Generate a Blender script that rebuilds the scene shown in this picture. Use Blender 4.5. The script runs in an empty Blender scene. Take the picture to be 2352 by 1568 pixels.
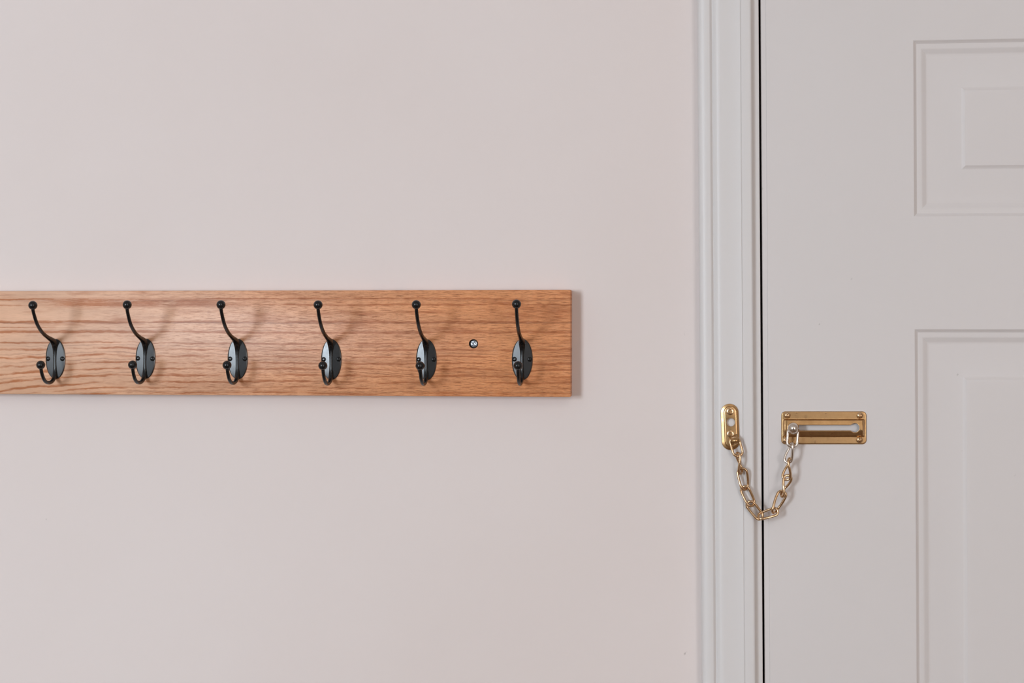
import bpy, bmesh, math, random
from mathutils import Vector, Matrix

random.seed(7)
sc = bpy.context.scene
C = sc.collection

# ---------------------------------------------------------------- camera
F_PX = 3800.0                    # focal length in pixels of the 2352 px wide frame
U = 0.000364                     # one "wall pixel" in metres: all measured depths use it
CAM = Vector((0.0, -1.374, 1.66))
YAW, PITCH = math.radians(6.29), math.radians(-0.72)
cam_data = bpy.data.cameras.new('camera')
cam_data.sensor_width = 36.0
cam_data.lens = F_PX / 2352.0 * 36.0
cam_data.clip_start = 0.05
cam_data.dof.use_dof = True
cam_data.dof.focus_distance = 1.345
cam_data.dof.aperture_fstop = 7.1
cam = bpy.data.objects.new('camera', cam_data)
cam.location = CAM
cam.rotation_euler = (math.pi / 2 + PITCH, 0.0, YAW)
C.objects.link(cam)
sc.camera = cam

FWD = Vector((-math.sin(YAW) * math.cos(PITCH), math.cos(YAW) * math.cos(PITCH), math.sin(PITCH)))
RGT = Vector((math.cos(YAW), math.sin(YAW), 0.0))
UPV = RGT.cross(FWD)


def at(px, py, d=0.0):
    """World point on the plane d*U metres in front of the wall, seen at photo pixel (px, py)."""
    ray = FWD * F_PX + RGT * (px - 1176.0) + UPV * (784.0 - py)
    t = (-d * U - CAM.y) / ray.y
    return CAM + ray * t


def to_px(p):
    v = Vector(p) - CAM
    z = v.dot(FWD)
    return 1176.0 + F_PX * v.dot(RGT) / z, 784.0 - F_PX * v.dot(UPV) / z


# ---------------------------------------------------------------- world, light, exposure
world = bpy.data.worlds.new('world')
sc.world = world
world.use_nodes = True
wbg = world.node_tree.nodes['Background']
wbg.inputs['Color'].default_value = (0.55, 0.68, 0.90, 1)
wbg.inputs['Strength'].default_value = 1.0

sc.view_settings.view_transform = 'Standard'
sc.view_settings.look = 'None'
sc.view_settings.exposure = 1.43
sc.view_settings.gamma = 1.0
sc.view_settings.use_curve_mapping = False
sc.cycles.use_denoising = True
sc.cycles.max_bounces = 10
sc.cycles.diffuse_bounces = 6
sc.cycles.glossy_bounces = 5
sc.cycles.sample_clamp_indirect = 8.0

ROOM_L, ROOM_R, ROOM_B, ROOM_H = -3.0, 1.75, -3.1, 2.5
WIN = (-1.72, 1.84, 0.68, 0.95)          # key window: centre x, centre z, width, height
FILL_WIN = (1.30, 1.60, 0.80, 1.30)           # opening for an added fill light, behind the camera to the right


def area_light(name, loc, rot, sx, sy, power, col):
    l = bpy.data.lights.new(name, 'AREA')
    l.shape = 'RECTANGLE'
    l.size, l.size_y = sx, sy
    l.energy = power
    l.color = col
    o = bpy.data.objects.new(name, l)
    o.location = loc
    o.rotation_euler = rot
    C.objects.link(o)
    return o


KEY_W, FILL_W, CEIL_FILL_W = 23.5, 6.4, 1.6
area_light('window_daylight', (WIN[0], ROOM_B - 0.03, WIN[1]), (math.pi / 2, 0, 0), WIN[2], WIN[3], KEY_W, (0.81, 0.910, 1.0))
area_light('window_daylight', (FILL_WIN[0], ROOM_B - 0.03, FILL_WIN[1]), (math.pi / 2, 0, 0), FILL_WIN[2], FILL_WIN[3], FILL_W, (1.0, 0.90, 0.81))  # added warm fill behind the second opening, apart from the key window
area_light('ceiling_lamp', (0.35, -1.75, ROOM_H - 0.02), (0, 0, 0), 0.5, 0.5, CEIL_FILL_W, (1.0, 0.88, 0.74))  # added unseen fill from above, has no fitting


# ---------------------------------------------------------------- material helpers
def new_mat(name):
    m = bpy.data.materials.new(name)
    m.use_nodes = True
    nt = m.node_tree
    return m, nt, nt.nodes['Principled BSDF']


def N(nt, kind, **kw):
    n = nt.nodes.new(kind)
    for k, v in kw.items():
        setattr(n, k, v)
    return n


def noise(nt, vec, scale, detail=3.0, rough=0.5, dist=0.0):
    n = N(nt, 'ShaderNodeTexNoise')
    n.inputs['Scale'].default_value = scale
    n.inputs['Detail'].default_value = detail
    n.inputs['Roughness'].default_value = rough
    n.inputs['Distortion'].default_value = dist
    nt.links.new(vec, n.inputs['Vector'])
    return n.outputs['Fac']


def mapping(nt, vec, scale=(1, 1, 1), loc=(0, 0, 0)):
    n = N(nt, 'ShaderNodeMapping')
    n.inputs['Scale'].default_value = scale
    n.inputs['Location'].default_value = loc
    nt.links.new(vec, n.inputs['Vector'])
    return n.outputs['Vector']


def mth(nt, op, a, b=None, c=None, clamp=False):
    n = N(nt, 'ShaderNodeMath', operation=op)
    n.use_clamp = clamp
    for i, v in enumerate((a, b, c)):
        if v is None:
            continue
        if isinstance(v, (int, float)):
            n.inputs[i].default_value = v
        else:
            nt.links.new(v, n.inputs[i])
    return n.outputs[0]


def maprange(nt, v, a, b, c=0.0, d=1.0):
    n = N(nt, 'ShaderNodeMapRange')
    nt.links.new(v, n.inputs[0])
    for i, x in enumerate((a, b, c, d)):
        n.inputs[i + 1].default_value = x
    return n.outputs[0]


def mix(nt, fac, a, b):
    n = N(nt, 'ShaderNodeMix', data_type='RGBA')
    if isinstance(fac, (int, float)):
        n.inputs[0].default_value = fac
    else:
        nt.links.new(fac, n.inputs[0])
    for i, v in ((6, a), (7, b)):
        if isinstance(v, tuple):
            n.inputs[i].default_value = (*v, 1) if len(v) == 3 else v
        else:
            nt.links.new(v, n.inputs[i])
    return n.outputs[2]


def bump(nt, h, strength, dist, bsdf):
    n = N(nt, 'ShaderNodeBump')
    n.inputs['Strength'].default_value = strength
    n.inputs['Distance'].default_value = dist
    nt.links.new(h, n.inputs['Height'])
    nt.links.new(n.outputs[0], bsdf.inputs['Normal'])


def objco(nt):
    return N(nt, 'ShaderNodeTexCoord').outputs['Object']


def paint_mat(name, col, col2, rough, flecks, bumpamt, bscale=260):
    """Painted surface: faint mottling, roller texture, and a few tiny dirt flecks."""
    m, nt, b = new_mat(name)
    co = objco(nt)
    mot = maprange(nt, noise(nt, co, 3.0, 3), 0.35, 0.65)
    c = mix(nt, mot, col, col2)
    fl = noise(nt, co, 48, 2)
    fl2 = noise(nt, mapping(nt, co, (300, 300, 300)), 1.0, 2)
    f = mth(nt, 'MULTIPLY', maprange(nt, fl, 0.745, 0.78), maprange(nt, fl2, 0.55, 0.62), clamp=True)
    f = mth(nt, 'MULTIPLY', f, flecks)
    c = mix(nt, f, c, (0.16, 0.13, 0.12))
    nt.links.new(c, b.inputs['Base Color'])
    b.inputs['Roughness'].default_value = rough
    b.inputs['Specular IOR Level'].default_value = 0.4
    bump(nt, noise(nt, co, bscale, 3), bumpamt, 0.0006, b)
    return m


M_WALL = paint_mat('blush_wall_paint', (0.718, 0.638, 0.606), (0.738, 0.663, 0.634), 0.75, 0.5, 0.10)
M_TRIM = paint_mat('white_trim_gloss', (0.674, 0.646, 0.630), (0.688, 0.662, 0.648), 0.42, 0.6, 0.05, 60)
M_DOOR = paint_mat('white_door_paint', (0.660, 0.618, 0.600), (0.676, 0.634, 0.617), 0.50, 0.5, 0.05, 90)
M_CEIL = paint_mat('ceiling_paint', (0.80, 0.80, 0.80), (0.82, 0.82, 0.82), 0.9, 0.0, 0.1)
M_ROOM = paint_mat('far_wall_paint', (0.52, 0.44, 0.37), (0.55, 0.47, 0.40), 0.8, 0.0, 0.1)

M_FRONT = paint_mat('taupe_wall_paint', (0.22, 0.18, 0.15), (0.24, 0.20, 0.165), 0.8, 0.0, 0.1)  # unseen wall coloured dark so the black hook plates reflect less light

M_FLOOR, nt, b = new_mat('floor_boards')
co = objco(nt)
nt.links.new(mix(nt, noise(nt, mapping(nt, co, (2, 30, 2)), 1.5, 4), (0.12, 0.065, 0.032), (0.22, 0.125, 0.065)), b.inputs['Base Color'])
b.inputs['Roughness'].default_value = 0.45

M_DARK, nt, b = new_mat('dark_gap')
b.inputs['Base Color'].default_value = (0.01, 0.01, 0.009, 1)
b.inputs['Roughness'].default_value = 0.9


def hook_mat(name, rough):
    m, nt, b = new_mat(name)
    co = objco(nt)
    b.inputs['Base Color'].default_value = (0.0035, 0.0042, 0.0050, 1)
    nt.links.new(maprange(nt, noise(nt, co, 500, 2), 0.3, 0.7, rough, rough + 0.03), b.inputs['Roughness'])
    b.inputs['Specular IOR Level'].default_value = 0.80 if 'plate' in name else 0.45
    bump(nt, noise(nt, co, 2600, 2), 0.04, 0.0001, b)
    return m


M_HOOK = hook_mat('black_hook_enamel', 0.25)
M_HPLATE = hook_mat('black_plate_enamel', 0.28)


def metal_mat(name, c1, c2, rough, aniso=0.0):
    m, nt, b = new_mat(name)
    co = objco(nt)
    tarn = maprange(nt, noise(nt, co, 130, 4, 0.6), 0.35, 0.70)
    brushed = noise(nt, mapping(nt, co, (60, 60, 2200)), 1.0, 2)
    nt.links.new(mix(nt, tarn, c1, c2), b.inputs['Base Color'])
    b.inputs['Metallic'].default_value = 1.0
    r = mth(nt, 'ADD', maprange(nt, tarn, 0, 1, rough, rough + 0.14), maprange(nt, brushed, 0.3, 0.7, 0.0, 0.05))
    nt.links.new(r, b.inputs['Roughness'])
    bump(nt, brushed, 0.06, 0.0002, b)
    return m


M_BRASS = metal_mat('aged_brass', (0.56, 0.35, 0.17), (0.44, 0.26, 0.115), 0.24)
M_CHAIN = metal_mat('chain_brass', (0.74, 0.52, 0.32), (0.50, 0.32, 0.17), 0.15)
M_NICKEL = metal_mat('worn_nickel', (0.80, 0.73, 0.66), (0.66, 0.58, 0.50), 0.12)
M_STEEL = metal_mat('zinc_steel', (0.46, 0.50, 0.54), (0.34, 0.37, 0.41), 0.25)

M_HOLE, nt, b = new_mat('dark_countersink')
b.inputs['Base Color'].default_value = (0.035, 0.018, 0.010, 1)
b.inputs['Roughness'].default_value = 0.7


def px_z(py):
    """height of photo row py on the board's face"""
    return at(650, py, 52).z


def oak_mat():
    """Red-oak board: hand placed growth rings warped by noise, open pores, satin lacquer."""
    m, nt, b = new_mat('red_oak')
    co = objco(nt)
    sep = N(nt, 'ShaderNodeSeparateXYZ')
    nt.links.new(co, sep.inputs[0])
    # board coordinates in photo-pixel units: X along the board, Y downwards from its top edge
    X = maprange(nt, sep.outputs['X'], at(0, 789, 52).x, at(1310, 789, 52).x, 0.0, 1310.0)
    X.node.clamp = False
    Y = maprange(nt, sep.outputs['Z'], px_z(667), px_z(909), 667.0, 909.0)
    Y.node.clamp = False
    # slow warp (long waves), short ripples, and the tilt of the rings in the lower left
    w1 = mth(nt, 'MULTIPLY', mth(nt, 'SUBTRACT', noise(nt, mapping(nt, co, (9, 1, 24)), 1.0, 2), 0.5), 15.0)
    w2 = mth(nt, 'MULTIPLY', mth(nt, 'SUBTRACT', noise(nt, mapping(nt, co, (60, 1, 120)), 1.0, 3), 0.5), 9.0)
    w3 = mth(nt, 'MULTIPLY', mth(nt, 'SUBTRACT', noise(nt, mapping(nt, co, (200, 1, 1100)), 1.0, 2), 0.5), 3.6)
    low = maprange(nt, Y, 800, 905, 0.0, 1.0)
    left = maprange(nt, X, 0.0, 330.0, 1.0, 0.0)
    tilt = mth(nt, 'MULTIPLY', mth(nt, 'MULTIPLY', low, mth(nt, 'POWER', left, 1.6)), -26.0)
    amp = maprange(nt, Y, 745, 800, 0.45, 1.0)
    V = mth(nt, 'ADD', mth(nt, 'ADD', mth(nt, 'ADD', Y, mth(nt, 'MULTIPLY', w1, amp)), mth(nt, 'MULTIPLY', w2, amp)), mth(nt, 'ADD', w3, tilt))
    V = mth(nt, 'DIVIDE', mth(nt, 'SUBTRACT', V, 650.0), 280.0, clamp=True)

    def ring_ramp(lines):
        r = N(nt, 'ShaderNodeValToRGB')
        el = r.color_ramp.elements
        el[0].position, el[0].color = 0.0, (0, 0, 0, 1)
        el[1].position, el[1].color = 1.0, (0, 0, 0, 1)
        for y, up, dn, s in lines:         # sharp below, soft above, like earlywood
            for yy, v in ((y - up, 0.0), (y, s), (y + dn, 0.0)):
                e = el.new((yy - 650.0) / 280.0)
                e.color = (v, v, v, 1)
        nt.links.new(V, r.inputs[0])
        return r.outputs[0]

    ra = ring_ramp([(686, 3, 3, 0.95), (700, 5, 4, 0.65), (740.5, 7, 2.5, 1.0), (752, 3, 3, 0.5), (763, 7, 5, 0.85), (772, 3, 3, 0.5), (788, 5, 4, 0.6)])
    rb = ring_ramp([(803, 6, 4, 0.75), (819, 7, 3, 0.72), (834, 5, 4, 0.75), (848, 6, 3, 0.72), (863, 7, 3, 0.75), (877, 6, 4, 0.68), (890, 5, 3, 0.6), (902, 5, 3, 0.72)])
    rings = mth(nt, 'MAXIMUM', ra, rb)
    # rings break up along their length
    brk = maprange(nt, noise(nt, mapping(nt, co, (22, 1, 160)), 1.0, 4, 0.6), 0.36, 0.60, 0.40, 1.35)
    rings = maprange(nt, mth(nt, 'MULTIPLY', rings, brk), 0.26, 0.62)
    rings = mth(nt, 'MULTIPLY', rings, maprange(nt, X, 250, 950, 1.0, 0.74))
    # thin dark seams where a ring closes
    seams = ring_ramp([(676, 1.6, 1.4, 0.5), (689.5, 2.0, 1.5, 0.7), (741.5, 2.2, 1.8, 1.0), (758, 1.8, 1.6, 0.55), (795, 1.8, 1.5, 0.6), (812, 2.0, 1.6, 0.75), (827, 2.0, 1.6, 0.7), (856, 1.8, 1.6, 0.6), (898, 2.0, 1.8, 0.75)])
    seams = mth(nt, 'MULTIPLY', seams, maprange(nt, noise(nt, mapping(nt, co, (18, 1, 120), (7, 0, 3)), 1.0, 3), 0.38, 0.58, 0.25, 1.0), clamp=True)
    # broad brown flame in the upper part
    flame_band = mth(nt, 'MULTIPLY', maprange(nt, Y, 680, 690), maprange(nt, Y, 708, 700))
    flame_x = mth(nt, 'MULTIPLY', maprange(nt, X, 30, 170), maprange(nt, X, 640, 470))
    fl_n = maprange(nt, noise(nt, mapping(nt, co, (30, 1, 260)), 1.0, 4, 0.65), 0.36, 0.50)
    flame = mth(nt, 'MULTIPLY', mth(nt, 'MULTIPLY', flame_band, flame_x), fl_n)
    flame2 = mth(nt, 'MULTIPLY', maprange(nt, noise(nt, mapping(nt, co, (16, 1, 150), (3.1, 0, 0.7)), 1.0, 4, 0.6), 0.52, 0.68), mth(nt, 'ADD', maprange(nt, Y, 800, 740, 0.15, 0.60), maprange(nt, X, 500, 1100, 0.0, 0.35)))
    end_band = mth(nt, 'MULTIPLY', maprange(nt, V, (700 - 650) / 280, (706 - 650) / 280), maprange(nt, V, (738 - 650) / 280, (726 - 650) / 280))
    flame3 = mth(nt, 'MULTIPLY', mth(nt, 'MULTIPLY', end_band, maprange(nt, X, 1090, 1180)), maprange(nt, noise(nt, mapping(nt, co, (40, 1, 300), (1, 0, 5)), 1.0, 3), 0.30, 0.60))
    flame2 = mth(nt, 'MAXIMUM', flame2, mth(nt, 'MULTIPLY', flame3, 0.62))
    dark = mth(nt, 'MAXIMUM', rings, mth(nt, 'MAXIMUM', mth(nt, 'MULTIPLY', flame, 0.95), flame2))
    # colours: window sheen painted in as a paler, pinker left end; right deeper orange
    along = maprange(nt, X, 150, 1150)
    base = mix(nt, along, (0.66, 0.375, 0.225), (0.71, 0.292, 0.112))
    deep = mix(nt, along, (0.42, 0.140, 0.042), (0.39, 0.105, 0.024))
    tone = maprange(nt, noise(nt, mapping(nt, co, (14, 1, 90), (0.4, 0, 2.0)), 1.0, 3), 0.3, 0.7, 0.90, 1.10)
    col = mix(nt, mth(nt, 'MULTIPLY', dark, 1.0, clamp=True), base, deep)
    # open pores: short dark dashes that run along the grain
    pa = noise(nt, mapping(nt, co, (100, 1, 2300)), 1.0, 3, 0.62)
    pb = noise(nt, mapping(nt, co, (230, 1, 3900), (5, 0, 1)), 1.0, 2, 0.5)
    pores = mth(nt, 'MAXIMUM', maprange(nt, pa, 0.53, 0.62), mth(nt, 'MULTIPLY', maprange(nt, pb, 0.58, 0.68), 0.8))
    pores = mth(nt, 'MULTIPLY', pores, maprange(nt, X, 120, 700, 0.16, 0.90))
    col = mix(nt, mth(nt, 'MULTIPLY', pores, 0.85), col, (0.25, 0.070, 0.018))
    col = mix(nt, mth(nt, 'MULTIPLY', seams, 0.80), col, (0.23, 0.070, 0.020))
    lite = mth(nt, 'MULTIPLY', maprange(nt, pa, 0.46, 0.34), 0.30)
    col = mix(nt, lite, col, (0.78, 0.44, 0.25))
    hsv = N(nt, 'ShaderNodeHueSaturation')
    nt.links.new(col, hsv.inputs['Color'])
    nt.links.new(tone, hsv.inputs['Value'])
    nt.links.new(hsv.outputs[0], b.inputs['Base Color'])
    b.inputs['Specular IOR Level'].default_value = 0.34
    rr = mth(nt, 'ADD', maprange(nt, dark, 0, 1, 0.40, 0.56), mth(nt, 'MULTIPLY', pores, 0.2))
    nt.links.new(rr, b.inputs['Roughness'])
    b.inputs['Coat Weight'].default_value = 0.30
    b.inputs['Coat Roughness'].default_value = 0.30
    h = mth(nt, 'MULTIPLY', mth(nt, 'ADD', mth(nt, 'MULTIPLY', dark, 0.5), pores), -1.0)
    bump(nt, h, 0.35, 0.0002, b)
    return m


M_OAK = oak_mat()


# ---------------------------------------------------------------- mesh helpers
def obj(name, me_or_bm, mat, parent=None, smooth=True, angle=35):
    if isinstance(me_or_bm, bmesh.types.BMesh):
        me = bpy.data.meshes.new(name)
        bmesh.ops.recalc_face_normals(me_or_bm, faces=me_or_bm.faces[:])
        me_or_bm.to_mesh(me)
        me_or_bm.free()
        if smooth:
            for p in me.polygons:
                p.use_smooth = True
            me.set_sharp_from_angle(angle=math.radians(angle))
    else:
        me = me_or_bm
    if mat and not me.materials:
        me.materials.append(mat)
    o = bpy.data.objects.new(name, me)
    C.objects.link(o)
    if parent:
        o.parent = parent
    return o


def empty(name, loc, label, cat, group=None):
    o = bpy.data.objects.new(name, None)
    o.empty_display_size = 0.02
    o.location = loc
    C.objects.link(o)
    o['label'] = label
    o['category'] = cat
    if group:
        o['group'] = group
    return o


def structure(o):
    o['kind'] = 'structure'
    return o


def box(bm, lo, hi):
    vs = [bm.verts.new((x, y, z)) for z in (lo[2], hi[2]) for y in (lo[1], hi[1]) for x in (lo[0], hi[0])]
    for f in ((0, 2, 3, 1), (4, 5, 7, 6), (0, 1, 5, 4), (2, 6, 7, 3), (0, 4, 6, 2), (1, 3, 7, 5)):
        bm.faces.new([vs[i] for i in f])


def tube(bm, pts, radii, seg=14, closed=False, flat=None):
    """Swept round (or elliptical) rod. radii: one radius or one per point; flat: (side, depth) factors."""
    n = len(pts)
    if isinstance(radii, (int, float)):
        radii = [radii] * n
    tang = []
    for i in range(n):
        a = pts[(i - 1) % n] if (closed or i > 0) else pts[i]
        c = pts[(i + 1) % n] if (closed or i < n - 1) else pts[i]
        tang.append((c - a).normalized())
    ref = Vector((1, 0, 0)) if abs(tang[0].x) < 0.9 else Vector((0, 0, 1))
    u = (ref - tang[0] * ref.dot(tang[0])).normalized()
    frames = []
    for i in range(n):
        u = (u - tang[i] * u.dot(tang[i])).normalized()
        frames.append((u.copy(), tang[i].cross(u)))
    twist = 0.0
    if closed:
        ue = (u - tang[0] * u.dot(tang[0])).normalized()
        u0, v0 = frames[0]
        twist = math.atan2(ue.dot(v0), ue.dot(u0))
    rings = []
    for i in range(n):
        u_, v_ = frames[i]
        off = -twist * i / n if closed else 0.0
        fu, fv = flat if flat else (1, 1)
        ring = []
        for k in range(seg):
            a = 2 * math.pi * k / seg + off
            ring.append(bm.verts.new(pts[i] + u_ * (math.cos(a) * radii[i] * fu) + v_ * (math.sin(a) * radii[i] * fv)))
        rings.append(ring)
    for i in range(n if closed else n - 1):
        r0, r1 = rings[i], rings[(i + 1) % n]
        for k in range(seg):
            bm.faces.new((r0[k], r0[(k + 1) % seg], r1[(k + 1) % seg], r1[k]))
    if not closed:
        bm.faces.new(rings[0])
        bm.faces.new(rings[-1])


def smooth_path(ctrl, n):
    """Catmull-Rom through control tuples; returns n+1 interpolated tuples."""
    out = []
    m = len(ctrl)
    for i in range(n + 1):
        t = i / n * (m - 1)
        k = min(int(t), m - 2)
        f = t - k
        p0, p1, p2, p3 = ctrl[max(k - 1, 0)], ctrl[k], ctrl[k + 1], ctrl[min(k + 2, m - 1)]
        out.append(tuple(0.5 * (2 * b_ + (c_ - a_) * f + (2 * a_ - 5 * b_ + 4 * c_ - d_) * f * f + (3 * b_ - a_ - 3 * c_ + d_) * f ** 3)
                         for a_, b_, c_, d_ in zip(p0, p1, p2, p3)))
    return out


def sphere(bm, c, r, seg=28, rings=18):
    bmesh.ops.create_uvsphere(bm, u_segments=seg, v_segments=rings, radius=r, matrix=Matrix.Translation(c))


def screw_mesh(r, dome, arm=0.56, width=0.17, depth=0.55, skirt=0.5, rot=0.0, slot=False):
    """Round screw head with a pressed cross recess. Axis along -Y (towards the room), base at y=0."""
    bm = bmesh.new()
    nr, na = 16, 72
    grid = []
    depth_m = depth * r
    for i in range(nr + 1):
        q = i / nr
        ring = []
        for k in range(na):
            a = 2 * math.pi * k / na
            x, z = q * math.cos(a), q * math.sin(a)
            h = dome * math.sqrt(max(0.0, 1 - (q * 0.96) ** 2))
            xr = x * math.cos(rot) - z * math.sin(rot)
            zr = x * math.sin(rot) + z * math.cos(rot)

            def groove(p, s):
                w = width * (1 - 0.45 * abs(p) / arm)
                return max(0.0, min(1.0, (w - abs(s)) / 0.06)) * max(0.0, min(1.0, (arm - abs(p)) / 0.14))
            g = max(groove(xr, zr), groove(zr, xr))
            if slot:
                g = max(g, max(0.0, min(1.0, (0.09 - abs(zr)) / 0.05)))
            h -= g * depth_m * (1 - 0.5 * q)
            ring.append((x * r, -h, z * r))
            if i == 0:
                break
        grid.append([bm.verts.new(p) for p in ring])
    edge = [bm.verts.new((v.co.x * 1.0, skirt * r, v.co.z)) for v in grid[-1]]
    grid.append(edge)
    for k in range(na):
        bm.faces.new((grid[0][0], grid[1][k], grid[1][(k + 1) % na]))
    for i in range(1, len(grid) - 1):
        for k in range(na):
            bm.faces.new((grid[i][k], grid[i + 1][k], grid[i + 1][(k + 1) % na], grid[i][(k + 1) % na]))
    bm.faces.new(edge)
    return bm


def finish_mesh(name, bm, mat, angle=35):
    me = bpy.data.meshes.new(name)
    bmesh.ops.recalc_face_normals(bm, faces=bm.faces[:])
    bm.to_mesh(me)
    bm.free()
    for p in me.polygons:
        p.use_smooth = True
    me.set_sharp_from_angle(angle=math.radians(angle))
    me.materials.append(mat)
    return me


# ---------------------------------------------------------------- room shell
SHEAR = 0.0081                            # the door frame hangs a hair out of plumb
Z0 = at(1748, 784, 0).z


def plumb(v):
    return Vector((v[0] + SHEAR * (Z0 - v[2]), v[1], v[2]))


GAP_X = at(1748.0, 784, 0).x              # jamb edge beside the door
DOOR_X = at(1750.7, 784, 20).x             # door's latch edge
DOOR_W = 0.762
DOOR_TOP = 2.035
OPEN_R = DOOR_X + DOOR_W + 0.003

bm = bmesh.new()
box(bm, (ROOM_L, 0.0, 0.0), (GAP_X - 0.014, 0.11, ROOM_H))
box(bm, (OPEN_R + 0.022, 0.0, 0.0), (ROOM_R, 0.11, ROOM_H))
box(bm, (GAP_X - 0.014, 0.0, DOOR_TOP + 0.022), (OPEN_R + 0.022, 0.11, ROOM_H))
structure(obj('wall_back', bm, M_WALL, smooth=False))

bm = bmesh.new()
box(bm, (ROOM_L, ROOM_B - 0.1, -0.1), (ROOM_R, 1.0, 0.0))
structure(obj('floor', bm, M_FLOOR, smooth=False))
bm = bmesh.new()
box(bm, (ROOM_L, ROOM_B - 0.1, ROOM_H), (ROOM_R, 0.11, ROOM_H + 0.1))
structure(obj('ceiling', bm, M_CEIL, smooth=False))
bm = bmesh.new()
box(bm, (ROOM_L - 0.1, ROOM_B - 0.1, 0.0), (ROOM_L, 0.11, ROOM_H))
structure(obj('wall_left', bm, M_ROOM, smooth=False))
bm = bmesh.new()
box(bm, (ROOM_R, ROOM_B - 0.1, 0.0), (ROOM_R + 0.1, 0.11, ROOM_H))
structure(obj('wall_right', bm, M_ROOM, smooth=False))

# the wall behind the camera, with the key window and the added fill opening
bm = bmesh.new()
xs = [ROOM_L, WIN[0] - WIN[2] / 2, WIN[0] + WIN[2] / 2, FILL_WIN[0] - FILL_WIN[2] / 2, FILL_WIN[0] + FILL_WIN[2] / 2, ROOM_R]
for i in range(5):
    if i in (1, 3):
        w = WIN if i == 1 else FILL_WIN
        box(bm, (xs[i], ROOM_B - 0.1, 0.0), (xs[i + 1], ROOM_B, w[1] - w[3] / 2))
        box(bm, (xs[i], ROOM_B - 0.1, w[1] + w[3] / 2), (xs[i + 1], ROOM_B, ROOM_H))
    else:
        box(bm, (xs[i], ROOM_B - 0.1, 0.0), (xs[i + 1], ROOM_B, ROOM_H))
structure(obj('wall_front', bm, M_FRONT, smooth=False))
for n, w in ((1, WIN), (2, FILL_WIN)):  # second frame only edges the added fill light
    bm = bmesh.new()
    x0, x1, z0, z1 = w[0] - w[2] / 2, w[0] + w[2] / 2, w[1] - w[3] / 2, w[1] + w[3] / 2
    t, y0, y1 = 0.035, ROOM_B, ROOM_B + 0.018
    box(bm, (x0 - t, y0, z0 - t), (x0, y1, z1 + t))
    box(bm, (x1, y0, z0 - t), (x1 + t, y1, z1 + t))
    box(bm, (x0, y0, z0 - t), (x1, y1, z0))
    box(bm, (x0, y0, z1), (x1, y1, z1 + t))
    structure(obj('window_%d' % n, bm, M_TRIM, smooth=False))

# hall behind the closed door: coloured near black to stand for the shade in the gap
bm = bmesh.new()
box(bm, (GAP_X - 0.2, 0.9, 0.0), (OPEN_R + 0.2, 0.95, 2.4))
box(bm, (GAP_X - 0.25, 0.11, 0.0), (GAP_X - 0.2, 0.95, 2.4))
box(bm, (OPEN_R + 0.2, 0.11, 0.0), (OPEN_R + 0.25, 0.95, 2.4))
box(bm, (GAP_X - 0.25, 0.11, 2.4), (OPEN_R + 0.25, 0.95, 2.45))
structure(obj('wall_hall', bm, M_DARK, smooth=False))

# ---------------------------------------------------------------- door casing and jamb
# profile measured across the casing: (photo column at row 784, depth in wall pixels)
PROFILE = [(1606.5, 0), (1607.0, 24), (1608.5, 31), (1612, 36), (1618, 38.6), (1626, 39.2), (1633, 39.0), (1636.2, 37.8),
           (1638.4, 33.0), (1640.2, 32.4), (1643.0, 35.2), (1648, 39.5), (1653, 41.2), (1660, 41.4), (1668, 40.8),
           (1680, 40.3), (1692, 40.6), (1700, 41.4), (1704.6, 42.0), (1705.2, 40.4), (1706.3, 40.4), (1707.0, 42.0),
           (1716, 42.2), (1725, 42.0), (1728.5, 41.2), (1730.6, 38.8)]
JAMB = [(1730.6, 38.8), (1732.4, 34.5), (1734.4, 30.5), (1737, 28.0), (1740, 26.8), (1744, 26.2), (1746.3, 25.6), (1747.1, 23.5), (1747.3, -75)]


def prof_xy(profile):
    return [(at(px, 784, d).x, -d * U) for px, d in profile]


def extrude_profile(bm, pts, z0, z1, back, xform=plumb):
    lower = [bm.verts.new(xform((x, y, z0))) for x, y in pts]
    upper = [bm.verts.new(xform((x, y, z1))) for x, y in pts]
    for i in range(len(pts) - 1):
        bm.faces.new((lower[i], lower[i + 1], upper[i + 1], upper[i]))
    if back is not None:
        a = bm.verts.new(xform((pts[-1][0], back, z0)))
        b_ = bm.verts.new(xform((pts[-1][0], back, z1)))
        c = bm.verts.new(xform((pts[0][0], back, z0)))
        d = bm.verts.new(xform((pts[0][0], back, z1)))
        bm.faces.new((lower[-1], a, b_, upper[-1]))
        bm.faces.new((a, c, d, b_))
        bm.faces.new((c, lower[0], upper[0], d))
        bm.faces.new(upper + [b_, d])
        bm.faces.new(lower[::-1] + [c, a])


P1 = prof_xy(PROFILE)
CAS_W = P1[-1][0] - P1[0][0]
bm = bmesh.new()
extrude_profile(bm, P1, 0.0, DOOR_TOP + CAS_W, 0.0)
casing = structure(obj('trim_1', bm, M_TRIM, angle=50))
bm = bmesh.new()
PJ = prof_xy(JAMB)
extrude_profile(bm, PJ, 0.0, DOOR_TOP + 0.003, None)
sol = [(PJ[-1][0], PJ[-1][1]), (PJ[-1][0] - 0.013, PJ[-1][1]), (PJ[0][0] - 0.006, 0.0)]
lo = [bm.verts.new(plumb((x, y, 0.0))) for x, y in sol]
hi = [bm.verts.new(plumb((x, y, DOOR_TOP + 0.003))) for x, y in sol]
for i in range(2):
    bm.faces.new((lo[i], lo[i + 1], hi[i + 1], hi[i]))
structure(obj('trim_2', bm, M_TRIM, angle=50))

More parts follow.
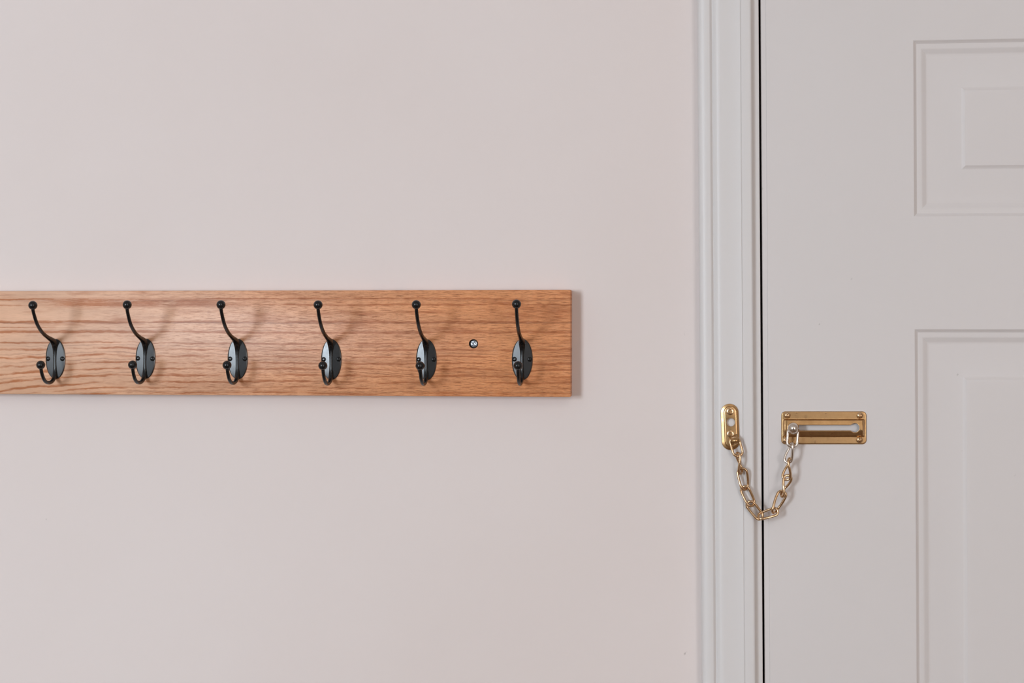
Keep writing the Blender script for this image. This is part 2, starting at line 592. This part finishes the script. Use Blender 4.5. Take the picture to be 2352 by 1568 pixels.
# right-hand casing and head casing (mirror of the same moulding)
mirror_x = GAP_X + OPEN_R
bm = bmesh.new()
PR = [(mirror_x - x, y) for x, y in P1][::-1]
extrude_profile(bm, PR, 0.0, DOOR_TOP + CAS_W, 0.0)
box(bm, (OPEN_R + 0.003, -0.006, 0.0), (OPEN_R + 0.022, 0.11, DOOR_TOP))
structure(obj('trim_3', bm, M_TRIM, angle=50))
bm = bmesh.new()
hx0, hx1 = P1[-1][0] + SHEAR * (Z0 - DOOR_TOP) - 0.004, PR[0][0] + SHEAR * (Z0 - DOOR_TOP) + 0.004
ptsA = [(P1[-1][0] - x, y) for x, y in P1][::-1]
la = [bm.verts.new((hx0, y, DOOR_TOP + h)) for h, y in ptsA]
lb = [bm.verts.new((hx1, y, DOOR_TOP + h)) for h, y in ptsA]
for i in range(len(ptsA) - 1):
    bm.faces.new((la[i], la[i + 1], lb[i + 1], lb[i]))
ba, bb = bm.verts.new((hx0, 0.0, DOOR_TOP)), bm.verts.new((hx1, 0.0, DOOR_TOP))
bm.faces.new((la[0], lb[0], bb, ba))
box(bm, (GAP_X - 0.006, -0.006, DOOR_TOP + 0.003), (OPEN_R + 0.006, 0.11, DOOR_TOP + 0.022))
structure(obj('trim_4', bm, M_TRIM, angle=50))

# ---------------------------------------------------------------- the six-panel door
DD = 20.0                                 # door face, wall pixels in front of the wall plane
YF = -DD * U
MOULD = [(0, 0), (1.5, -0.5), (4.5, -3.4), (8, -5.4), (12, -5.8), (17, -6.0), (21, -7.6), (28, -11.4), (31.5, -12.4), (36, -12.6),
         (104, -7.2), (107, -6.2), (113, -2.2), (116, -1.6), (120, -1.5)]   # distance from the opening, depth (wall px)
pz_top1 = at(2097, 92, DD).z
pz_bot1 = at(2099, 498, DD).z
pz_top2 = at(2101, 755, DD).z
px_left = at(2100.3, 784, DD).x
PANEL_W = (DOOR_W - 3 * (px_left - DOOR_X)) / 2
STILE = px_left - DOOR_X
cols = [(px_left, px_left + PANEL_W), (px_left + PANEL_W + STILE, px_left + 2 * PANEL_W + STILE)]
rows = [(pz_bot1, pz_top1), (1.00, pz_top2), (0.24, 0.83)]

door = bpy.data.objects.new('door_1', None)
bm = bmesh.new()
xe = [DOOR_X + 0.0005, DOOR_X + 11.5 * U, DOOR_X + 13.0 * U]
xs = xe[2:] + [cols[0][0], cols[0][1], cols[1][0], cols[1][1], DOOR_X + DOOR_W]
zs = [0.01, rows[2][0], rows[2][1], rows[1][0], rows[1][1], rows[0][0], rows[0][1], DOOR_TOP]
vg = [[bm.verts.new(plumb((x, YF, z))) for x in xs] for z in zs]
for j in range(len(zs) - 1):
    for i in range(len(xs) - 1):
        if i in (1, 3) and j in (1, 3, 5):
            continue
        bm.faces.new((vg[j][i], vg[j][i + 1], vg[j + 1][i + 1], vg[j + 1][i]))
# latch edge: narrow pressed return, 1.2 px lower than the face, then the edge going back
prev = [vg[0][0], vg[-1][0]]
col0 = [r[0] for r in vg]
for x, y in ((xe[1], YF + 2.2 * U), (xe[0] + 0.0005, YF + 2.6 * U), (xe[0], YF + 4 * U), (xe[0], 0.040)):
    col1 = [bm.verts.new(plumb((x, y, z))) for z in zs]
    for j in range(len(zs) - 1):
        bm.faces.new((col0[j], col0[j + 1], col1[j + 1], col1[j]))
    col0 = col1
xr = DOOR_X + DOOR_W
cr = [r[-1] for r in vg]
cb = [bm.verts.new(plumb((xr, 0.040, z))) for z in zs]
for j in range(len(zs) - 1):
    bm.faces.new((cr[j], cb[j], cb[j + 1], cr[j + 1]))
    bm.faces.new((cb[j], col0[j], col0[j + 1], cb[j + 1]))
door = structure(obj('door_1', bm, M_DOOR, smooth=False))


def door_panel(x0, x1, z0, z1):
    bm = bmesh.new()
    prev = None
    for s, d in MOULD:
        y = -(DD + d) * U
        o = s * U
        ring = [bm.verts.new(plumb(p)) for p in ((x0 + o, y, z0 + o), (x1 - o, y, z0 + o), (x1 - o, y, z1 - o), (x0 + o, y, z1 - o))]
        if prev:
            for k in range(4):
                bm.faces.new((prev[k], prev[(k + 1) % 4], ring[(k + 1) % 4], ring[k]))
        prev = ring
    bm.faces.new(prev)
    return obj('panel', bm, M_DOOR, door, angle=22)


for z0, z1 in rows:
    for x0, x1 in cols:
        door_panel(x0, x1, z0, z1)

# ---------------------------------------------------------------- coat rack
BD = 46.0                                 # board thickness in wall pixels (19 mm)
BT = BD * U
x_right = at(1310.6, 789, BD).x
x_left = at(-190, 789, BD).x
z_top = at(1310, 665.5, BD).z
z_bot = at(1310, 911.3, BD).z
rack = empty('coat_rack', ((x_left + x_right) / 2, 0, z_bot),
             'red oak board screwed to the wall carrying six black double coat hooks', 'coat rack')


def loc(o, parent):
    """Keep world coordinates after parenting to an unrotated Empty."""
    o.matrix_parent_inverse = Matrix.Translation(-Vector(parent.location))


SCREW_PX = (1087.6, 789.3)
bm = bmesh.new()
box(bm, (x_left, -BT, z_bot), (x_right, 0.0, z_top))
bmesh.ops.bevel(bm, geom=[e for e in bm.edges], offset=1.6 * U, segments=3, affect='EDGES', profile=0.5)
# countersunk hole: cut by replacing the front face with one that has a round opening
sp = at(*SCREW_PX, BD)
front = max((f for f in bm.faces), key=lambda f: (f.calc_area() if abs(f.normal.y + 1) < 0.01 else 0))
fv = list(front.verts)
bm.faces.remove(front)
NH = 32
R_H = 10.6 * U


def ringv(r, y):
    return [bm.verts.new((sp.x + r * math.cos(2 * math.pi * k / NH), y, sp.z + r * math.sin(2 * math.pi * k / NH))) for k in range(NH)]


ring0 = ringv(R_H, -BT)
xa, xb, za, zb = min(v.co.x for v in fv), max(v.co.x for v in fv), min(v.co.z for v in fv), max(v.co.z for v in fv)
edges = []
seen = {}
for i in range(len(fv)):
    e = bm.edges.get((fv[i], fv[(i + 1) % len(fv)])) or bm.edges.new((fv[i], fv[(i + 1) % len(fv)]))
    edges.append(e)
for k in range(NH):
    edges.append(bm.edges.new((ring0[k], ring0[(k + 1) % NH])))
bmesh.ops.triangle_fill(bm, edges=edges, use_beauty=True)
ra_ = ring0
for r, y in ((R_H * 0.97, -BT + 1.5 * U), (R_H * 0.90, -BT + 8 * U)):
    rb_ = ringv(r, y)
    for k in range(NH):
        f = bm.faces.new((ra_[k], ra_[(k + 1) % NH], rb_[(k + 1) % NH], rb_[k]))
        f.material_index = 1
    ra_ = rb_
f = bm.faces.new(ra_)
f.material_index = 1
board = obj('board', bm, M_OAK, rack, angle=40)
board.data.materials.append(M_HOLE)
loc(board, rack)

scr = obj('mounting_screw', screw_mesh(8.0 * U, 2.0 * U, arm=0.84, width=0.24, depth=0.42, skirt=0.3, rot=0.5), M_STEEL, rack)
scr.location = (sp.x + 0.3 * U, -BT + 6.0 * U, sp.z)
loc(scr, rack)
scr['label'] = 'bare silver cross-head screw sunk in the board'

# one hook: local frame at the plate's centre on the board's face; X right, -Y to the room, Z up
HP = U                                    # modelled in wall pixels


def hook_z(py, p):
    """z offset (wall px) of the photo row py at protrusion p from the board, on hook 1"""
    return (at(127, py, BD + p).z - at(127, 824, BD).z) / U


spine = [(133, 700.9, 3.7), (132.5, 711, 3.8), (124, 726, 3.9), (110, 743, 4.0), (91, 757, 4.1), (69, 767.5, 4.3), (45, 775, 4.7), (26, 779.8, 6.0),
         (13, 784.6, 7.3), (5.5, 792, 7.0), (2.6, 801, 6.0), (1.6, 812, 5.5), (1.4, 824, 5.3), (1.4, 838, 5.2), (2.2, 850, 5.2), (5.5, 860.5, 5.3),
         (12, 868.8, 4.9), (22, 875.0, 4.6), (34, 878.2, 4.4), (47, 878.6, 4.2), (60, 876.5, 4.1), (71, 871, 4.0), (80, 862, 4.0), (86, 852, 3.9), (89, 842, 3.9), (89.5, 838, 3.9)]
spine = smooth_path([(p, hook_z(py, p), r) for p, py, r in spine], 150)
up_path = [spine[0][:2]] * 2
bm = bmesh.new()
tube(bm, [Vector((0, -p * U, z * U)) for p, z, r in spine], [r * U for p, z, r in spine], seg=20)
for p, z, r in (spine[0], spine[-1]):
    sphere(bm, Vector((0, -p * U, z * U)), 10.1 * U)
me_hook = finish_mesh('coat_hook', bm, M_HOOK, 60)

# backplate: almond with two facets meeting in a ridge
bm = bmesh.new()
A, B = 23.6, 46.8
NS, NF = 44, 9
rowsv = []
for j in range(NS + 1):
    z = -B * math.cos(math.pi * j / NS)
    hw = A * math.sqrt(max(0.0, 1 - (z / B) ** 2)) ** 0.96
    row = []
    for i in range(-NF, NF + 1):
        q = i / NF
        x = hw * q
        h = 2.8 + 0.11 * (hw - abs(x)) if abs(q) < 0.999 else 1.8
        row.append(bm.verts.new((x * U, -h * U, z * U)))
    rowsv.append(row)
for j in range(NS):
    for i in range(2 * NF):
        try:
            bm.faces.new((rowsv[j][i], rowsv[j][i + 1], rowsv[j + 1][i + 1], rowsv[j + 1][i]))
        except ValueError:
            pass
for side in (0, 2 * NF):
    back = [bm.verts.new((r[side].co.x, 0.0, r[side].co.z)) for r in rowsv]
    for j in range(NS):
        bm.faces.new((rowsv[j][side], rowsv[j + 1][side], back[j + 1], back[j]))
bmesh.ops.remove_doubles(bm, verts=bm.verts, dist=1e-6)
me_plate = finish_mesh('backplate', bm, M_HPLATE, 9)
me_hscrew = finish_mesh('screw', screw_mesh(5.4 * U, 2.6 * U, arm=0.62, width=0.20, depth=0.6, skirt=0.9, rot=0.15), M_HOOK)

HOOKS = [(127.2, 824.0, 75.4), (333.9, 823.6, 292.2), (545.8, 824.2, 507.5), (760.9, 825.3, 730.5), (979.2, 825.7, 956.1), (1199.3, 825.3, 1186.3)]
for i, (cx, cy, bx) in enumerate(HOOKS):
    base = at(cx, cy, BD + 2)
    base.y = -BT
    h = bpy.data.objects.new('coat_hook', me_hook)
    C.objects.link(h)
    h.parent = rack
    # small lean of each hook so that its upper ball lands where it hangs in the photo
    tip = Vector((0, -up_path[-1][0] * U, up_path[-1][1] * U))
    ex, ey = to_px(base + tip)
    lean = math.atan2((bx - ex) / 2.84, up_path[-1][1] * 1.0) if True else 0
    lean = (bx - ex) / up_path[-1][1] / 1.04
    lean = max(-0.06, min(0.06, lean))
    h.location = base - Vector(rack.location)
    h.rotation_euler = (0, lean, 0)
    pl = bpy.data.objects.new('backplate', me_plate)
    C.objects.link(pl)
    pl.parent = h
    for s in (-1, 1):
        q = bpy.data.objects.new('screw', me_hscrew)
        C.objects.link(q)
        q.parent = h
        q.location = (s * 17.6 * U, -3.6 * U, 0.5 * U)
        q.rotation_euler = (0, random.uniform(-0.5, 0.5), s * 0.20)

# ---------------------------------------------------------------- slide plate of the door guard
PZ = at(1892, 982.4, DD + 8)
slide = empty('slide_plate', (PZ.x, YF, PZ.z), 'rectangular brass slotted track plate screwed to the white door', 'door guard plate')
PX0, PX1 = 1794.2, 1990.2
PYC = 982.2
HH = 38.0                                 # half height
CRN = 10.0
KX, KR = 1963.2, 11.0


def slot_h(x):
    if x < 1811:
        return 0.0
    h = 6.6 if x > 1815 else 6.6 * math.sqrt(max(0, 1 - ((1815 - x) / 4.0) ** 2))
    if x > KX + 6.6:
        h = 0.0
    if abs(x - KX) < KR:
        h = max(h, math.sqrt(KR * KR - (x - KX) ** 2))
    return h


def outer_h(x):
    e = min(x - PX0, PX1 - x)
    if e >= CRN:
        return HH
    return HH - CRN + math.sqrt(max(0.0, CRN * CRN - (CRN - e) ** 2))


def sstep(a, b, v):
    t = max(0.0, min(1.0, (v - a) / (b - a)))
    return t * t * (3 - 2 * t)


def plate_depth(x, v):
    """front surface depth over the door face"""
    e = min(x - PX0, PX1 - x, outer_h(x) - abs(v))
    base = 3.4 * (1 - (1 - min(1.0, max(0.0, e / 2.6))) ** 2) ** 0.5 if e < 2.6 else 3.4
    av = abs(v)
    # raised track: short steep sides, then a shallow roof that rises to the slot
    side = sstep(20.6, 17.0, av)
    roof = max(0.0, 18.0 - av) / 12.0
    tr = side * 6.0 + 4.2 * min(1.0, roof) * side
    ends = sstep(PX0 + 4.0, PX0 + 8.5, x) * 0.62 + sstep(PX0 + 9.5, PX0 + 14.5, x) * 0.38
    ends *= sstep(PX1 - 3.5, PX1 - 9.0, x)
    return base + tr * ends


xsS = sorted(set([PX0 + CRN * (1 - math.cos(math.pi / 2 * k / 7)) for k in range(8)] + [PX1 - CRN * (1 - math.cos(math.pi / 2 * k / 7)) for k in range(8)]
                 + [PX0 + 4 + k * 0.7 for k in range(17)] + [1811, 1811.3, 1812, 1813, 1815] + [1820 + 10 * k for k in range(13)]
                 + [KX - KR * math.cos(math.pi * k / 18) for k in range(19)] + [1946, 1950, 1952] + [1974.35, 1974.8, 1975.6, 1977, 1980, 1982, 1984, 1985.5, 1987, 1988.5]))
vabs_outer = [17.0, 17.8, 18.6, 19.4, 20.2, 20.8, 22, 25, 30]
bm = bmesh.new()
for sgn in (1, -1):
    prevc = None
    for x in xsS:
        h0, h1 = slot_h(x), outer_h(x)
        vv = [h0 + (16.0 - h0) * k / 6 for k in range(7)]
        vv += [16.0 + (min(h1, 34.0) - 16.0) * ((v - 16.0) / 18.0) if h1 < 34 else v for v in vabs_outer]
        top = min(h1 - 2.6, 34.0)
        vv += [top + (h1 - top) * k / 5 for k in range(1, 6)]
        vv = [min(v, h1) for v in vv]
        colv = []
        for v in vv:
            colv.append(bm.verts.new(at(x, PYC + sgn * v * (1.0), DD + plate_depth(x, v))))
        if prevc:
            for k in range(len(colv) - 1):
                bm.faces.new((prevc[k], colv[k], colv[k + 1], prevc[k + 1]))
        prevc = colv
bmesh.ops.remove_doubles(bm, verts=bm.verts, dist=2e-6)
bmesh.ops.recalc_face_normals(bm, faces=bm.faces[:])
track = obj('track', bm, M_BRASS, slide, angle=40)
loc(track, slide)
# make sure that the thickness is added towards the door
if sum(p.normal.y * p.area for p in track.data.polygons) > 0:
    track.data.flip_normals()
md = track.modifiers.new('thickness', 'SOLIDIFY')
md.thickness = 1.6 * U
md.offset = -1.0
me_bscrew = finish_mesh('screw', screw_mesh(7.2 * U, 4.2 * U, arm=0.60, width=0.17, depth=0.6, skirt=0.7), M_CHAIN)
for (sx, sy), rt in zip(((1808.4, 953.4), (1975.0, 953.9), (1974.2, 1009.9), (1804.5, 1010.5)), (0.5, 0.75, 0.1, 0.3)):
    q = bpy.data.objects.new('screw', me_bscrew)
    C.objects.link(q)
    q.parent = slide
    p = at(sx, sy, DD + 4)
    q.location = (p.x - slide.location.x, -(DD + 3.6) * U - YF, p.z - slide.location.z)
    q.rotation_euler = (0, rt, 0)

# ---------------------------------------------------------------- door chain: keeper, links, end button
KD = 41.0                                 # casing surface under the keeper
chain = empty('door_chain', at(1676, 980, KD), 'brass safety chain hanging from an oval keeper on the door casing', 'door chain')


def chain_part(name, bm, mat, parent=None, angle=40):
    o = obj(name, bm, mat, parent or chain, angle=angle)
    loc(o, chain)
    return o


def pill(cx0, cy0, cx1, cy1, r, n=20):
    """capsule outline round the segment (cx0,cy0)-(cx1,cy1), photo pixels"""
    d = math.atan2(cy1 - cy0, cx1 - cx0)
    out = []
    for k in range(n + 1):
        a = d + math.pi / 2 + math.pi * k / n
        out.append((cx0 + r * math.cos(a), cy0 + r * math.sin(a)))
    for k in range(n + 1):
        a = d - math.pi / 2 + math.pi * k / n
        out.append((cx1 + r * math.cos(a), cy1 + r * math.sin(a)))
    return out


# keeper: stacked capsule rings, from the casing up to the domed face, with a round hole
bm = bmesh.new()
T0, T1 = (1675.6, 947.3), (1678.2, 1013.0)
layers = [(20.2, 0.0), (20.4, 2.2), (19.9, 3.2), (19.0, 3.6), (16.0, 4.2), (15.2, 4.6), (14.6, 6.6), (14.0, 7.6), (13.0, 8.0), (11.8, 8.2)]
prev = None
hole_c, hole_r = (1678.6, 969.6), 9.6
for r, d in layers:
    off = min(1.0, (20.4 - r) / 6.0) * 1.9        # upper tier sits slightly to the right
    ring = [bm.verts.new(at(x + off, y, KD + d)) for x, y in pill(T0[0], T0[1], T1[0], T1[1], r)]
    if prev:
        for k in range(len(ring)):
            bm.faces.new((prev[k], prev[(k + 1) % len(ring)], ring[(k + 1) % len(ring)], ring[k]))
    prev = ring
NHK = 28


def hole_ring(d, r=hole_r):
    return [bm.verts.new(at(hole_c[0] + r * math.cos(2 * math.pi * k / NHK), hole_c[1] + r * math.sin(2 * math.pi * k / NHK), KD + d)) for k in range(NHK)]


hr = hole_ring(8.2)
eds = [bm.edges.get((prev[k], prev[(k + 1) % len(prev)])) for k in range(len(prev))]
eds += [bm.edges.new((hr[k], hr[(k + 1) % NHK])) for k in range(NHK)]
bmesh.ops.triangle_fill(bm, edges=[e for e in eds if e], use_beauty=True)
hr2 = hole_ring(0.3, hole_r * 0.98)
for k in range(NHK):
    bm.faces.new((hr[k], hr[(k + 1) % NHK], hr2[(k + 1) % NHK], hr2[k]))
keeper = chain_part('keeper_plate', bm, M_BRASS, angle=35)
# paint seen through the hole of the keeper
bm = bmesh.new()
bm.faces.new([bm.verts.new(at(hole_c[0] + hole_r * math.cos(2 * math.pi * k / 24), hole_c[1] + hole_r * math.sin(2 * math.pi * k / 24), KD + 1.2)) for k in range(24)])
o = chain_part('backing', bm, M_TRIM, None)
o.parent = keeper
o.matrix_parent_inverse = Matrix.Identity(4)
o['label'] = 'white painted casing showing through the round hole'
me_kscrew = finish_mesh('screw', screw_mesh(8.0 * U, 1.6 * U, arm=0.62, width=0.15, depth=0.5, skirt=0.3), M_CHAIN)
for sx, sy in ((1677.3, 944.8), (1677.9, 996.4)):
    q = bpy.data.objects.new('screw', me_kscrew)
    C.objects.link(q)
    q.parent = keeper
    p = at(sx, sy, KD + 8.4)
    q.location = p
# keeper tongue: a strip that bends out of the face and curls round the first link
bm = bmesh.new()
tg = smooth_path([(1684, 998.5, 6.8, 8.8), (1685, 1002.5, 10.5, 9.0), (1686.5, 1006.5, 15.5, 9.0), (1688.5, 1010.5, 18.8, 9.0), (1690.3, 1014.5, 18.6, 8.7), (1691.3, 1017.5, 14.5, 8.2), (1690.2, 1017.5, 9.5, 7.8)], 26)
secs = []
for x, y, d, hw in tg:
    secs.append([bm.verts.new(at(x - hw, y + hw * 0.28, KD + d)), bm.verts.new(at(x + hw, y - hw * 0.28, KD + d))])
for a_, b_ in zip(secs, secs[1:]):
    bm.faces.new((a_[0], a_[1], b_[1], b_[0]))
tongue = chain_part('hook_tongue', bm, M_BRASS, None)
tongue.parent = keeper
tongue.matrix_parent_inverse = Matrix.Identity(4)
md = tongue.modifiers.new('thickness', 'SOLIDIFY')
md.thickness = 2.2 * U
md.offset = 0


def link(A_, B_, w, phiA, phiB, r=2.85, mat=None, name='chain_link', wB=None):
    """Twisted wire link between photo points A and B (px, py, depth). w: half width of the wire's centre line.
    phi: roll about the link's axis in degrees at each end, 0 = lying flat towards the camera."""
    a, b_ = at(*A_), at(*B_)
    ax = (b_ - a)
    L = ax.length
    ax.normalize()
    view = Vector((0, -1, 0))
    s0 = ax.cross(view).normalized()
    n0 = s0.cross(ax).normalized()
    wB = w if wB is None else wB
    pts = []
    NA, NL = 9, 9
    prof = []
    rr = w * U
    Ls = L - w * U - wB * U
    for k in range(NL + 1):
        prof.append((w * U + Ls * k / NL, +1.0, None))
    for k in range(1, NA):
        t = math.pi * k / NA
        prof.append((L - wB * U + wB * U * math.sin(t), math.cos(t), 'B'))
    for k in range(NL + 1):
        prof.append((w * U + Ls * (1 - k / NL), -1.0, None))
    for k in range(1, NA):
        t = math.pi * k / NA
        prof.append((w * U - w * U * math.sin(t), -math.cos(t), 'A'))
    for s, side, _ in prof:
        q = max(0.0, min(1.0, s / L))
        q = q * q * (3 - 2 * q)
        ww = (w + (wB - w) * q) * U
        ph = math.radians(phiA + (phiB - phiA) * q)
        d = s0 * math.cos(ph) + n0 * math.sin(ph)
        pts.append(a + ax * s + d * (side * ww))
    bm = bmesh.new()
    tube(bm, pts, r * U, seg=12, closed=True)
    return chain_part(name, bm, mat or M_CHAIN)


# wire centre lines: start, end, half width, roll at both ends
LINKS = [
    ((1685.0, 1004.5, 53.2), (1697.4, 1047.4, 60), 10.6, -6, 10),
    ((1694.5, 1040.0, 60), (1701.5, 1087.0, 55), 8.8, 122, 58),
    ((1703.5, 1075.5, 55), (1711.5, 1124.0, 53), 10.4, -6, 42),
    ((1707.5, 1117.0, 53), (1728.0, 1161.0, 52), 9.4, -10, 26),
    ((1718.5, 1153.0, 52), (1749.0, 1190.5, 51), 9.2, -8, 24),
    ((1741.5, 1187.0, 51), (1786.5, 1172.5, 50), 8.6, 46, 10),
    ((1776.0, 1177.5, 50), (1799.5, 1128.0, 49), 9.6, 122, 186),
    ((1795.5, 1140.0, 50), (1811.5, 1091.5, 51), 9.0, 68, 170),
    ((1805.0, 1101.5, 51), (1813.5, 1052.5, 52), 9.0, 12, 112),
    ((1808.0, 1062.0, 52), (1820.0, 1016.0, 52), 8.6, 16, 82),
]
for i, (a_, b_, w, pa_, pb_) in enumerate(LINKS):
    lk = link(a_, b_, w, pa_, pb_, mat=M_CHAIN if i < 9 else M_NICKEL)
    if i == 9:
        lk['label'] = 'silver chain link where the brass has worn off'
lk = link((1818.6, 1026.0, 51), (1822.3, 981.5, 45.5), 11.0, 2, 4, r=3.2, mat=M_NICKEL)

lk['label'] = 'silver end link looped over the domed button'

# end button: domed knob, neck and the flange that rides behind the track
bm = bmesh.new()
KC = at(1822.4, 983.4, DD + 30)
prof = [(0.0, -15.0), (3.4, -14.5), (7.0, -12.8), (10.2, -9.6), (12.4, -5.2), (13.2, 0.0), (12.4, 4.0), (10.0, 7.0), (6.8, 9.2), (4.6, 11.0), (4.0, 14.0), (4.0, 19.0)]
NK = 32
prev = None
for r, y in prof:
    if r == 0:
        ring = [bm.verts.new(KC + Vector((0, y * U, 0)))]
    else:
        ring = [bm.verts.new(KC + Vector((r * U * math.cos(2 * math.pi * k / NK), y * U, r * 1.02 * U * math.sin(2 * math.pi * k / NK)))) for k in range(NK)]
    if prev:
        for k in range(NK):
            if len(prev) == 1:
                bm.faces.new((prev[0], ring[k], ring[(k + 1) % NK]))
            else:
                bm.faces.new((prev[k], prev[(k + 1) % NK], ring[(k + 1) % NK], ring[k]))
    prev = ring
bm.faces.new(prev)
knob = chain_part('end_button', bm, M_NICKEL, angle=60)
knob['label'] = 'silver domed button at the slot end of the chain'
